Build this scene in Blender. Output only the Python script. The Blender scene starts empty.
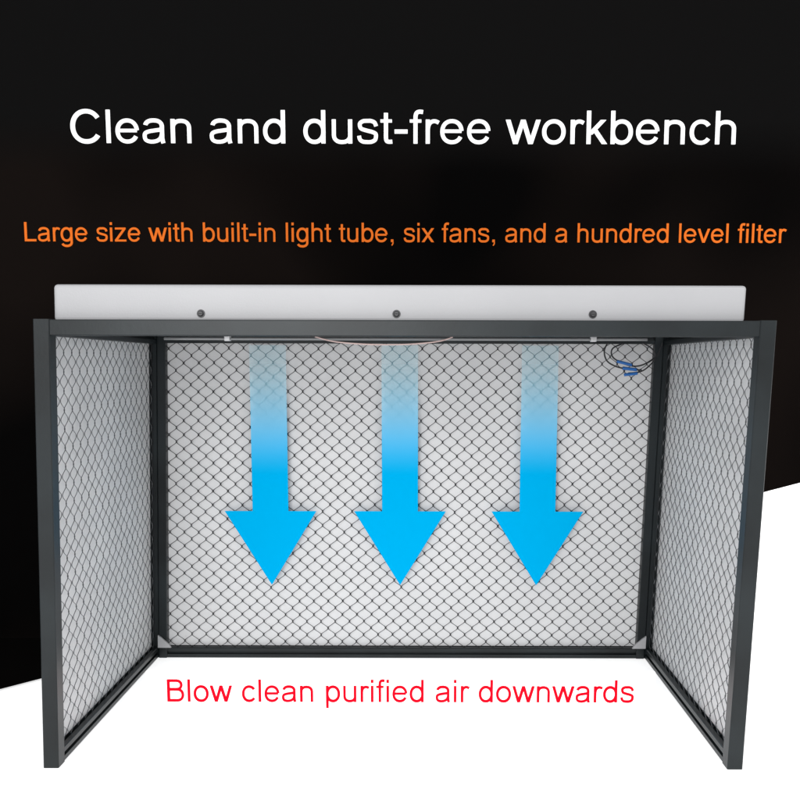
import bpy, bmesh, math, random
from mathutils import Vector, Matrix
random.seed(3)
scene=bpy.context.scene
col=scene.collection
H0=0.574
K=0.0175/0.634
ZT=0.634
def shear(v): return (v[0]+K*(v[2]-ZT),v[1],v[2])

# ---------- materials ----------
def mat(name,color,rough=0.5,metal=0.0,spec=0.5,emis=0.0,noise=0.0,nscale=20,bump=0.0,bscale=None):
    m=bpy.data.materials.new(name); m.use_nodes=True
    nt=m.node_tree; b=nt.nodes['Principled BSDF']
    b.inputs['Base Color'].default_value=(*color,1)
    b.inputs['Roughness'].default_value=rough
    b.inputs['Metallic'].default_value=metal
    b.inputs['Specular IOR Level'].default_value=spec
    if emis>0:
        b.inputs['Emission Color'].default_value=(*color,1)
        b.inputs['Emission Strength'].default_value=emis
        m.cycles.emission_sampling='NONE'
    if noise>0 or bump>0:
        tc=nt.nodes.new('ShaderNodeTexCoord'); n=nt.nodes.new('ShaderNodeTexNoise')
        n.inputs['Scale'].default_value=nscale; n.inputs['Detail'].default_value=5
        nt.links.new(tc.outputs['Object'],n.inputs['Vector'])
        if noise>0:
            r=nt.nodes.new('ShaderNodeValToRGB')
            r.color_ramp.elements[0].position=0.3; r.color_ramp.elements[1].position=0.7
            r.color_ramp.elements[0].color=(*[c*(1-noise) for c in color],1)
            r.color_ramp.elements[1].color=(*[min(1,c*(1+noise)) for c in color],1)
            nt.links.new(n.outputs['Fac'],r.inputs['Fac']); nt.links.new(r.outputs['Color'],b.inputs['Base Color'])
        if bump>0:
            src=n
            if bscale:
                src=nt.nodes.new('ShaderNodeTexNoise'); src.inputs['Scale'].default_value=bscale; src.inputs['Detail'].default_value=3
                nt.links.new(tc.outputs['Object'],src.inputs['Vector'])
            bp=nt.nodes.new('ShaderNodeBump'); bp.inputs['Strength'].default_value=bump; bp.inputs['Distance'].default_value=0.004
            nt.links.new(src.outputs['Fac'],bp.inputs['Height']); nt.links.new(bp.outputs['Normal'],b.inputs['Normal'])
    return m
M_frame=mat('dark_anodised_aluminium',(0.009,0.0125,0.014),0.38,0.0,0.33,noise=0.45,nscale=9,bump=0.03,bscale=260)
M_wire=mat('dark_wire',(0.02,0.021,0.023),0.45)
M_wire2=mat('grey_wire',(0.08,0.085,0.09),0.35)
M_sheet=mat('white_filter_cloth',(0.72,0.72,0.725),0.9,spec=0.1,noise=0.05,nscale=4,bump=0.45,bscale=11)
M_sheet2=mat('side_filter_cloth',(0.67,0.67,0.675),0.9,spec=0.1,noise=0.07,nscale=6,bump=0.5,bscale=12)
M_house=mat('white_powder_coat',(0.40,0.40,0.41),0.42,spec=0.4,noise=0.04,nscale=5,bump=0.05,bscale=400)
M_steel=mat('screw_steel',(0.05,0.05,0.053),0.45,0.2)
M_dark=mat('dark_slot',(0.01,0.01,0.01),0.6)
M_brk=mat('cast_bracket',(0.42,0.42,0.43),0.4,0.3)
M_black=mat('black_rubber',(0.01,0.01,0.012),0.4)
M_blue=mat('blue_plastic',(0.01,0.12,0.40),0.35)
M_clearw=mat('pale_cable',(0.45,0.33,0.31),0.35)
M_tube=mat('frosted_tube',(0.16,0.165,0.17),0.3)
M_white=mat('white_added_glow',(0.9,0.9,0.9),0.6,spec=0.2,emis=0.75)  # unlit surfaces given added glow: floor, white wall and plaque, washing out shadows
M_tw=mat('white_lettering',(0.9,0.9,0.9),0.6,spec=0.1,emis=0.4)  # some emission added to brighten the letters, which are no lamp
M_to=mat('orange_lettering',(0.80,0.17,0.022),0.7,spec=0.0)
M_tr=mat('red_lettering',(0.78,0.004,0.018),0.7,spec=0.0)
M_fblack=mat('black_floor_print',(0.0035,0.0032,0.003),0.9,spec=0.0)

# ---------- helpers ----------
def newobj(name,verts,faces,material,parent=None,do_shear=True,smooth=False,bevel=0):
    me=bpy.data.meshes.new(name)
    if do_shear: verts=[shear(v) for v in verts]
    me.from_pydata(verts,[],faces); me.update()
    bm=bmesh.new(); bm.from_mesh(me); bmesh.ops.recalc_face_normals(bm,faces=bm.faces)
    if bevel>0: bmesh.ops.bevel(bm,geom=list(bm.edges),offset=bevel,segments=3,profile=0.5,affect='EDGES')
    bm.to_mesh(me); bm.free()
    me.materials.append(material)
    if smooth:
        for p in me.polygons: p.use_smooth=True
    o=bpy.data.objects.new(name,me); col.objects.link(o)
    if parent is not None: o.parent=parent
    return o
def profile(u0,u1,v0,v1,g,gw=0.006,gd=0.006,ch=0.0012):
    um=(u0+u1)/2; vm=(v0+v1)/2; P=[]
    def add(*a): P.extend(a)
    add((u0+ch,v0))
    if 'v-' in g: add((um-gw/2,v0),(um-gw/2,v0+gd),(um+gw/2,v0+gd),(um+gw/2,v0))
    add((u1-ch,v0),(u1,v0+ch))
    if 'u+' in g: add((u1,vm-gw/2),(u1-gd,vm-gw/2),(u1-gd,vm+gw/2),(u1,vm+gw/2))
    add((u1,v1-ch),(u1-ch,v1))
    if 'v+' in g: add((um+gw/2,v1),(um+gw/2,v1-gd),(um-gw/2,v1-gd),(um-gw/2,v1))
    add((u0+ch,v1),(u0,v1-ch))
    if 'u-' in g: add((u0,vm+gw/2),(u0+gd,vm+gw/2),(u0+gd,vm-gw/2),(u0,vm-gw/2))
    add((u0,v0+ch))
    return P
def bar(name,a,b,axis,g,parent):
    ax='xyz'.index(axis); uv=[i for i in range(3) if i!=ax]
    gg=set()
    for s in g:
        i='xyz'.index(s[0]); gg.add(('u' if i==uv[0] else 'v')+s[1])
    P=profile(a[uv[0]],b[uv[0]],a[uv[1]],b[uv[1]],gg)
    n=len(P); V=[]
    for t in (a[ax],b[ax]):
        for (u,v) in P:
            c=[0,0,0]; c[ax]=t; c[uv[0]]=u; c[uv[1]]=v; V.append(tuple(c))
    F=[(i,(i+1)%n,(i+1)%n+n,i+n) for i in range(n)]+[tuple(range(n)),tuple(range(n,2*n))]
    return newobj(name,V,F,M_frame,parent)
def box(name,a,b,m,parent=None,bevel=0.0,sh=True):
    V=[(x,y,z) for x in (a[0],b[0]) for y in (a[1],b[1]) for z in (a[2],b[2])]
    F=[(0,1,3,2),(4,6,7,5),(0,4,5,1),(2,3,7,6),(0,2,6,4),(1,5,7,3)]
    return newobj(name,V,F,m,parent,sh,False,bevel)
def catmull(P,steps=8):
    Q=[]
    for i in range(len(P)-1):
        p0=P[max(i-1,0)];p1=P[i];p2=P[i+1];p3=P[min(i+2,len(P)-1)]
        for k in range(steps):
            t=k/steps
            Q.append(0.5*((2*p1)+(-p0+p2)*t+(2*p0-5*p1+4*p2-p3)*t*t+(-p0+3*p1-3*p2+p3)*t**3))
    Q.append(P[-1]); return Q
def tube(name,pts,r,m,parent=None,n=8,sh=True):
    Q=catmull([Vector(p) for p in pts]); V=[];F=[]
    for i,q in enumerate(Q):
        d=(Q[min(i+1,len(Q)-1)]-Q[max(i-1,0)]).normalized()
        up=Vector((0,1,0)) if abs(d.y)<0.9 else Vector((0,0,1))
        s=d.cross(up).normalized(); w=s.cross(d)
        for k in range(n):
            a=2*math.pi*k/n; V.append(tuple(q+s*math.cos(a)*r+w*math.sin(a)*r))
    for i in range(len(Q)-1):
        for k in range(n):
            F.append((i*n+k,i*n+(k+1)%n,(i+1)*n+(k+1)%n,(i+1)*n+k))
    F.append(tuple(range(n))); F.append(tuple(range((len(Q)-1)*n,len(Q)*n)))
    return newobj(name,V,F,m,parent,sh,True)

# ---------- bench ----------
bench=bpy.data.objects.new('clean_bench',None); col.objects.link(bench)
bench['label']='dark aluminium workbench enclosure with white housing and wire mesh walls'
bench['category']='workbench'
XL,XR,YF,YB,T=-0.526,0.474,1.17,1.66,0.022
bar('post',(XL,YF,0),(XL+T,YF+T,ZT),'z',['y+'],bench)
bar('post',(XR-T,YF,0),(XR,YF+T,ZT),'z',['y+'],bench)
bar('post',(XL,YB-T,0),(XL+T,YB,ZT),'z',['y-'],bench)
bar('post',(XR-T,YB-T,0),(XR,YB,ZT),'z',['y-'],bench)
bar('post',(XL+T+.0005,YB-T-.002,0),(XL+T+.0165,YB-.002,ZT-.0005),'z',[],bench)
bar('post',(XR-T-.0165,YB-T-.002,0),(XR-T-.0005,YB-.002,ZT-.0005),'z',[],bench)
g=0.0004
bar('rail',(XL+T+g,YF+.001,ZT-T),(XR-T-g,YF+T,ZT-.0005),'x',['z-'],bench)
xi0,xi1=XL+T+.017,XR-T-.017
bar('rail',(xi0,YB-T-.001,ZT-.0205),(xi1,YB-.002,ZT-.0005),'x',['y-'],bench)
bar('rail',(xi0,YB-T-.001,0),(xi1,YB-.002,T-.001),'x',['z+','y-'],bench)
for (x0,x1,s) in ((XL+.0006,XL+T-.0006,'x+'),(XR-T+.0006,XR-.0006,'x-')):
    bar('rail',(x0,YF+T+g,ZT-T),(x1,YB-T-g,ZT-.0008),'y',[s],bench)
    bar('rail',(x0,YF+T+g,0),(x1,YB-T-g,T),'y',[s,'z+'],bench)
def wire_panel(name,plane,c,u0,u1,v0,v1,r,m,pu=0.0283,pv=0.0272,parent=None):
    V=[];F=[]
    nw=int((u1-u0)/(pu/2))+2; steps=12
    for i in range(-1,nw):
        ci=u0+i*pu/2; base=len(V); cnt=0
        nper=(v1-v0)/pv; N=int(nper*steps)+1
        for k in range(N+1):
            v=min(v0+k*pv/steps,v1)
            ph=((k/steps)+(0.5 if i%2 else 0))%1.0
            tri=1-4*abs(ph-0.5)
            f=max(-1,min(1,tri*1.25))
            f=f*(1.2-0.2*f*f)
            f=max(-1,min(1,f))
            wob=0.0007*math.sin(v*31+i*0.35)+0.0006*math.sin(v*11+i*.13)
            u=ci+f*(pu/4-0.0002)+wob
            u=max(u0,min(u1,u)); w=c+0.0006*(1 if i%2 else -1)
            vv=min(v1,max(v0,v+0.0008*math.sin(i*.21+v*9)))
            for du,dw in ((r,0),(0,r),(-r,0),(0,-r)):
                if plane=='xz': V.append((u+du,w+dw,vv))
                else: V.append((w+dw,u+du,vv))
            cnt+=1
        for k in range(cnt-1):
            for j in range(4):
                a=base+k*4+j;b=base+k*4+(j+1)%4
                F.append((a,b,b+4,a+4))
    return newobj(name,V,F,m,parent)
wire_panel('wire_mesh','xz',YB-.018,xi0-.003,xi1+.003,T-.003,ZT-.018,0.00105,M_wire,parent=bench)
wire_panel('wire_mesh','yz',XL+.012,YF+T-.003,YB-T+.003,T-.003,ZT-T+.003,0.00062,M_wire2,parent=bench)
wire_panel('wire_mesh','yz',XR-.012,YF+T-.003,YB-T+.003,T-.003,ZT-T+.003,0.00062,M_wire2,parent=bench)
box('filter_sheet',(xi0-.004,YB-.009,T-.004),(xi1+.004,YB-.007,ZT-.016),M_sheet,bench)
box('filter_sheet',(XL+.005,YF+T-.002,T-.004),(XL+.007,YB-T+.002,ZT-T+.004),M_sheet2,bench)
box('filter_sheet',(XR-.007,YF+T-.002,T-.004),(XR-.005,YB-T+.002,ZT-T+.004),M_sheet2,bench)
# housing
hx0,hx1=-0.507,0.4385
house=box('fan_housing',(hx0,1.192,ZT-.002),(hx1,1.64,ZT+.048),M_house,bench,bevel=0.005)
for sx in (-0.3053,-0.038,0.2303):
    bm=bmesh.new()
    y=1.192
    def cyl(r1,r2,d0,d1,seg=20):
        mtx=Matrix.Translation((sx,y-(d0+d1)/2,ZT+.0087))@Matrix.Rotation(math.pi/2,4,'X')
        bmesh.ops.create_cone(bm,cap_ends=True,segments=seg,radius1=r1,radius2=r2,depth=d1-d0,matrix=mtx)
    cyl(.0058,.0055,-.001,.001); cyl(.0042,.0028,.001,.0038)
    me=bpy.data.meshes.new('screw'); bm.to_mesh(me); bm.free(); me.materials.append(M_steel)
    o=bpy.data.objects.new('screw',me); col.objects.link(o); o.parent=house
    box('screw_slot',(sx-.0022,y-.0042,ZT+.0087-.0005),(sx+.0022,y-.0037,ZT+.0087+.0005),M_dark,o,sh=False)
def bracket(x,s):
    y=YB-T-.004; z=T+.0005
    V=[(x,y,z),(x+s*.026,y,z),(x+s*.022,y,z+.006),(x+s*.007,y,z+.020),(x,y,z+.025)]
    V2=[(a,b-.004,c) for a,b,c in V]
    F=[tuple(range(5)),tuple(range(5,10))]+[(i,(i+1)%5,(i+1)%5+5,i+5) for i in range(5)]
    newobj('corner_bracket',V+V2,F,M_brk,bench)
bracket(XL+T+.0005,1); bracket(XR-T-.0005,-1)
tube('light_tube',[(-.36,1.205,ZT-T-.003),(0,1.205,ZT-T-.003),(.31,1.205,ZT-T-.003)],.0018,M_tube,bench)
for x in (-.272,.235):
    box('tube_clip',(x-.004,1.200,ZT-T-.006),(x+.004,1.210,ZT-T+.001),M_brk,bench,bevel=.001)
tube('cable',[(-.15,1.198,ZT-.022),(-.12,1.198,ZT-.029),(-.07,1.197,ZT-.0325),(-.02,1.197,ZT-.032),(.02,1.198,ZT-.028),(.04,1.199,ZT-.022)],.0010,M_clearw,bench)
zc=ZT-.022
def L(px,dz): return ((px-424)/860*1.6,1.6,zc+dz)
c1=tube('cable',[L(606,.003),L(603,-.012),L(606,-.030),L(616,-.041),L(630,-.046),L(641,-.047)],.0014,M_black,bench)
c2=tube('cable',[L(660,.003),L(656,-.018),L(648,-.032),L(636,-.040),L(624,-.036),L(612,-.024),L(611,-.008),L(622,.002)],.0014,M_black,bench)
c3=tube('cable',[L(640,.003),L(650,-.008),L(654,-.024),L(648,-.040),L(640,-.050),L(628,-.053)],.0013,M_black,bench)
tube('connector',[L(622,-.0435),L(636,-.0465)],.0030,M_blue,c1)
tube('connector',[L(616,-.031),L(631,-.038)],.0028,M_blue,c2)
tube('connector',[L(624,-.056),L(637,-.053)],.0028,M_blue,c3)

# ---------- arrows ----------
M_arr=bpy.data.materials.new('cyan_film'); M_arr.use_nodes=True
nt=M_arr.node_tree; b=nt.nodes['Principled BSDF']
b.inputs['Roughness'].default_value=0.7
b.inputs['Specular IOR Level'].default_value=0.0
tc=nt.nodes.new('ShaderNodeTexCoord'); sp=nt.nodes.new('ShaderNodeSeparateXYZ'); rp=nt.nodes.new('ShaderNodeValToRGB'); rc=nt.nodes.new('ShaderNodeValToRGB')
rp.color_ramp.interpolation='EASE'; rc.color_ramp.interpolation='EASE'
e=rp.color_ramp.elements; e[0].position=0.58; e[0].color=(1,1,1,1); e[1].position=1.0; e[1].color=(0.25,)*3+(1,)
e=rc.color_ramp.elements; e[0].position=0.46; e[0].color=(0.0,0.385,0.74,1); e[1].position=1.0; e[1].color=(0.50,0.82,0.93,1)
nt.links.new(tc.outputs['Generated'],sp.inputs[0]); nt.links.new(sp.outputs['Z'],rp.inputs['Fac']); nt.links.new(rp.outputs['Color'],b.inputs['Alpha'])
nt.links.new(sp.outputs['Z'],rc.inputs['Fac']); nt.links.new(rc.outputs['Color'],b.inputs['Base Color'])
for cx in (-0.2949,-0.046,0.2183):
    hs,hh=.0345,.0881; zt,zh,zp=H0+.036,H0-.2801,H0-.4253
    V=[(-hs,0,zt),(hs,0,zt),(hs,0,zh),(hh,0,zh),(0,0,zp),(-hh,0,zh),(-hs,0,zh)]
    V=[(cx+x,1.632,z) for x,y,z in V]
    o=newobj('arrow_sign',V,[tuple(range(7))],M_arr,None,False)
    o['label']='flat cyan arrow pointing down, fading pale at its top'
    o['category']='arrow'; o['group']='arrows showing the air flow'

# ---------- setting ----------
WY=1.75
M_wall=bpy.data.materials.new('black_backdrop'); M_wall.use_nodes=True
nt=M_wall.node_tree; b=nt.nodes['Principled BSDF']; b.inputs['Roughness'].default_value=0.9; b.inputs['Specular IOR Level'].default_value=0
tc=nt.nodes.new('ShaderNodeTexCoord'); mp=nt.nodes.new('ShaderNodeMapping'); mp.inputs['Rotation'].default_value=(0,0.5,0)
n=nt.nodes.new('ShaderNodeTexNoise'); n.inputs['Scale'].default_value=1.9; n.inputs['Detail'].default_value=1.5
r=nt.nodes.new('ShaderNodeValToRGB'); e=r.color_ramp.elements
e[0].position=.44; e[0].color=(.0022,.0020,.0020,1); e[1].position=.66; e[1].color=(.0075,.0055,.0048,1)
nt.links.new(tc.outputs['Object'],mp.inputs[0]); nt.links.new(mp.outputs[0],n.inputs['Vector']); nt.links.new(n.outputs['Fac'],r.inputs['Fac'])
sz=nt.nodes.new('ShaderNodeSeparateXYZ'); nt.links.new(tc.outputs['Object'],sz.inputs[0])
mr=nt.nodes.new('ShaderNodeMapRange'); mr.inputs['From Min'].default_value=.95; mr.inputs['From Max'].default_value=1.05
nt.links.new(sz.outputs['Z'],mr.inputs['Value'])
mx=nt.nodes.new('ShaderNodeMix'); mx.data_type='RGBA'
nt.links.new(mr.outputs[0],mx.inputs[0]); nt.links.new(r.outputs['Color'],mx.inputs[6]); mx.inputs[7].default_value=(.0056,.0054,.0054,1)
nt.links.new(mx.outputs[2],b.inputs['Base Color'])
xa,za=-.4746,0.0; xb,zb=.772,H0-.2394
sl=(zb-za)/(xb-xa); XW=3.0; TOPZ=2.4
zR=za+sl*(XW-xa)
w=newobj('backdrop_wall',[(-XW,WY,0),(xa,WY,0),(XW,WY,zR),(XW,WY,TOPZ),(-XW,WY,TOPZ)],[(0,1,2,3,4)],M_wall,None,False); w['kind']='structure'
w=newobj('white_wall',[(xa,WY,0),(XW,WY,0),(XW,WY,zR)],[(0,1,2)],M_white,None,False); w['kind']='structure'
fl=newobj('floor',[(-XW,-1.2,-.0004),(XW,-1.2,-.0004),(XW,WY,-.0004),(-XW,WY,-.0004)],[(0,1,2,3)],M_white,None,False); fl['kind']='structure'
dx,dy=-.7487+.4746,1.461-1.75; k=(-XW-xa)/dx
fb=newobj('floor_black_area',[(xa,WY-.001,.0035),(xa+dx*k,WY+dy*k,.0035),(-XW,WY-.001,.0035)],[(0,1,2)],M_fblack,None,False); fb['kind']='structure'

# ---------- lettering: own grotesque stroke alphabet ----------
S=86
def arc(cx,cy,rx,ry,a0,a1,p=2.15,n=40):
    R=[]
    for i in range(n+1):
        a=math.radians(a0+(a1-a0)*i/n); c=math.cos(a); s=math.sin(a)
        R.append((cx+rx*math.copysign(abs(c)**(2/p),c),cy+ry*math.copysign(abs(s)**(2/p),s)))
    return R
def sm(*pts): return [(q.x,q.y) for q in catmull([Vector(p) for p in pts],6)]
def st(P,w=S): return ('s',P,w)
def pa(x0,y0,x1,y1,w=96): return ('p',(x0,y0,x1,y1),w)
ring=lambda cx,rx: st(arc(cx,259.5,rx,228,0,360,2.1,56))
ar=lambda x0,x1:[(x0,250)]+arc((x0+x1)/2,320,(x1-x0)/2,160,180,0,2.3)+[(x1,0)]
G={
'l':(222,[st([(108,0),(108,716)])]),
'i':(222,[st([(108,0),(108,519)]),st([(108,616),(108,716)])]),
'n':(556,[st([(109,0),(109,519)]),st(ar(109,447),82)]),
'h':(556,[st([(109,0),(109,716)]),st(ar(109,447),82)]),
'm':(833,[st([(109,0),(109,519)]),st(ar(109,417),82),st(ar(417,724),82)]),
'u':(556,[st([(446,0),(446,519)]),st([(108,519)]+arc(277,190,169,160,180,360,2.3)+[(446,250)],82)]),
'o':(556,[ring(276,200)]),
'e':(556,[st([(84,270),(474,270)],72),st(arc(276,259.5,200,228,4,332),82)]),
'c':(500,[st(arc(266,259.5,190,228,36,324),84)]),
'd':(556,[st([(446,0),(446,716)]),ring(262,186)]),
'b':(556,[st([(109,0),(109,716)]),ring(294,186)]),
'p':(556,[st([(109,-199),(109,519)]),ring(294,186)]),
'g':(556,[st([(448,519)]+[(448,-20)]+arc(262,-30,186,138,0,-158)),ring(262,186)]),
'a':(556,[st([*arc(268,358,172,132,168,0,2.3),(440,120),(446,60),(462,0)],84),
          st(sm((436,300),(370,285),(280,272),(170,252),(95,215),(78,145),(105,65),(200,31),(320,45),(405,105),(438,200)),78)]),
's':(500,[st(sm((428,375),(395,452),(325,486),(248,489),(160,482),(98,438),(92,380),(115,325),(180,296),(255,274),(345,250),(415,212),(424,150),(405,80),(335,38),(248,31),(150,42),(92,90),(74,165)),80)]),
't':(278,[st(sm((132,660),(132,500),(132,300),(132,120),(150,55),(200,38),(262,42)),84),st([(18,487),(256,487)],66)]),
'f':(278,[st(sm((133,0),(133,300),(133,480),(135,600),(160,665),(215,688),(288,680)),84),st([(14,487),(254,487)],66)]),
'r':(333,[st([(109,0),(109,519)]),st(sm((109,250),(118,360),(150,440),(210,480),(270,482),(335,452)),80)]),
'w':(722,[pa(48,519,205,0),pa(205,0,361,519),pa(361,519,517,0),pa(517,0,674,519)]),
'v':(500,[pa(56,519,248,0),pa(248,0,444,519)]),
'x':(500,[pa(62,519,438,0,108),pa(62,0,438,519,108)]),
'k':(500,[st([(109,0),(109,716)]),pa(130,205,410,519,116),pa(235,305,440,0,108)]),
'z':(500,[st([(38,483),(450,483)],72),st([(22,36),(466,36)],72),pa(80,60,395,460,108)]),
'L':(556,[st([(120,0),(120,716)],94),st([(120,42),(522,42)],84)]),
'B':(667,[st([(120,0),(120,716)],94),
          st([(120,675)]+[(360,675)]+arc(375,537,158,138,88,-88)+[(360,399),(120,399)],84),
          st([(120,394)]+[(390,394)]+arc(400,218,176,176,88,-88)+[(390,42),(120,42)],84)]),
'C':(722,[st(arc(376,358,282,327,34,326,2.1,56),94)]),
'-':(333,[st([(32,260),(301,260)],88)]),
',':(278,[st([(139,0),(139,100)],100),st(sm((172,10),(165,-60),(120,-125)),44)]),
}
def lettering(name,body,x0,x1,zb,cap,y,m,label,depth=.002,parent=None):
    top=bpy.data.objects.new(name,None); col.objects.link(top)
    if parent: top.parent=parent
    else: top['label']=label; top['category']='lettering'
    words=[];pen=0;cnt=0
    for word in body.split(' '):
        V=[];F=[]
        for ch in word:
            adv,strokes=G[ch]
            for kind,P,w in strokes:
                if kind=='p':
                    a0,b0,a1,b1=P
                    A=[(a0-w/2,b0),(a1-w/2,b1)]; B=[(a0+w/2,b0),(a1+w/2,b1)]
                else:
                    A=[];B=[];n=len(P); closed=math.hypot(P[0][0]-P[-1][0],P[0][1]-P[-1][1])<1
                    for i in range(n):
                        if closed and i in (0,n-1): q0=P[n-2]; q1=P[1]
                        else: q0=P[max(i-1,0)]; q1=P[min(i+1,n-1)]
                        dx,dy=q1[0]-q0[0],q1[1]-q0[1]; l=math.hypot(dx,dy) or 1
                        nx,ny=-dy/l,dx/l
                        A.append((P[i][0]+nx*w/2,P[i][1]+ny*w/2)); B.append((P[i][0]-nx*w/2,P[i][1]-ny*w/2))
                off=(cnt%4)*0.00005; cnt+=1
                base=len(V); n=len(A)
                for i in range(n):
                    for (q,d) in ((A[i],depth+off),(B[i],depth+off),(B[i],0),(A[i],0)):
                        V.append([pen+q[0],-d,q[1]])
                for i in range(n-1):
                    o=base+i*4
                    for j in range(4): F.append((o+j,o+(j+1)%4,o+4+(j+1)%4,o+4+j))
                F.append((base,base+1,base+2,base+3)); o=base+(n-1)*4; F.append((o,o+1,o+2,o+3))
            pen+=adv
        pen+=278
        words.append((V,F))
    mn=min(v[0] for V,F in words for v in V); mxx=max(v[0] for V,F in words for v in V); sx=(x1-x0)/(mxx-mn); sz_=cap/716
    for V,F in words:
        newobj('word',[(x0+(v[0]-mn)*sx,y+v[1],zb+v[2]*sz_) for v in V],F,m,top,False)
    return top
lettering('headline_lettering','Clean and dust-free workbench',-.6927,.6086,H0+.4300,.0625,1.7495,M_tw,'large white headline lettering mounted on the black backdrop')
lettering('orange_lettering','Large size with built-in light tube, six fans, and a hundred level filter',-.7931,.7178,H0+.2415,.0372,1.7495,M_to,'small orange lettering line mounted on the black backdrop')
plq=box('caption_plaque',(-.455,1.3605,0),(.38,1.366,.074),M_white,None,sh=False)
plq['label']='low white plaque with red lettering standing on the floor'; plq['category']='sign'
lettering('red_lettering','Blow clean purified air downwards',-.4214,.3457,H0-.5515,.0380,1.3603,M_tr,'',parent=plq,depth=.0012)

# ---------- light ----------
wd=bpy.data.worlds.new('World'); scene.world=wd; wd.use_nodes=True
bg=wd.node_tree.nodes['Background']; bg.inputs[0].default_value=(.98,.985,1,1); bg.inputs[1].default_value=0.78
def area(name,loc,target,size,e):
    l=bpy.data.lights.new(name,'AREA'); l.size=size; l.energy=e
    o=bpy.data.objects.new(name,l); col.objects.link(o); o.location=loc
    o.rotation_euler=(Vector(target)-Vector(loc)).to_track_quat('-Z','Y').to_euler()
area('softbox',(-.5,-.9,0.95),(0,1.5,.35),1.1,27)
area('softbox',(1.2,.0,1.5),(0,1.5,.3),0.8,5)

# ---------- camera ----------
cam=bpy.data.cameras.new('camera'); co=bpy.data.objects.new('camera',cam); col.objects.link(co)
p=math.atan(.119)
m=Matrix.Translation((0,0,H0))@Matrix.Rotation(math.pi/2-p,4,'X')@Matrix.Rotation(math.radians(.12),4,'Z')
co.matrix_world=m
cam.sensor_width=36; cam.lens=860/800*36; cam.shift_x=-.03; cam.shift_y=.08375; cam.clip_end=100; cam.clip_start=.01
scene.camera=co
scene.view_settings.view_transform='Standard'; scene.view_settings.look='None'; scene.view_settings.exposure=0
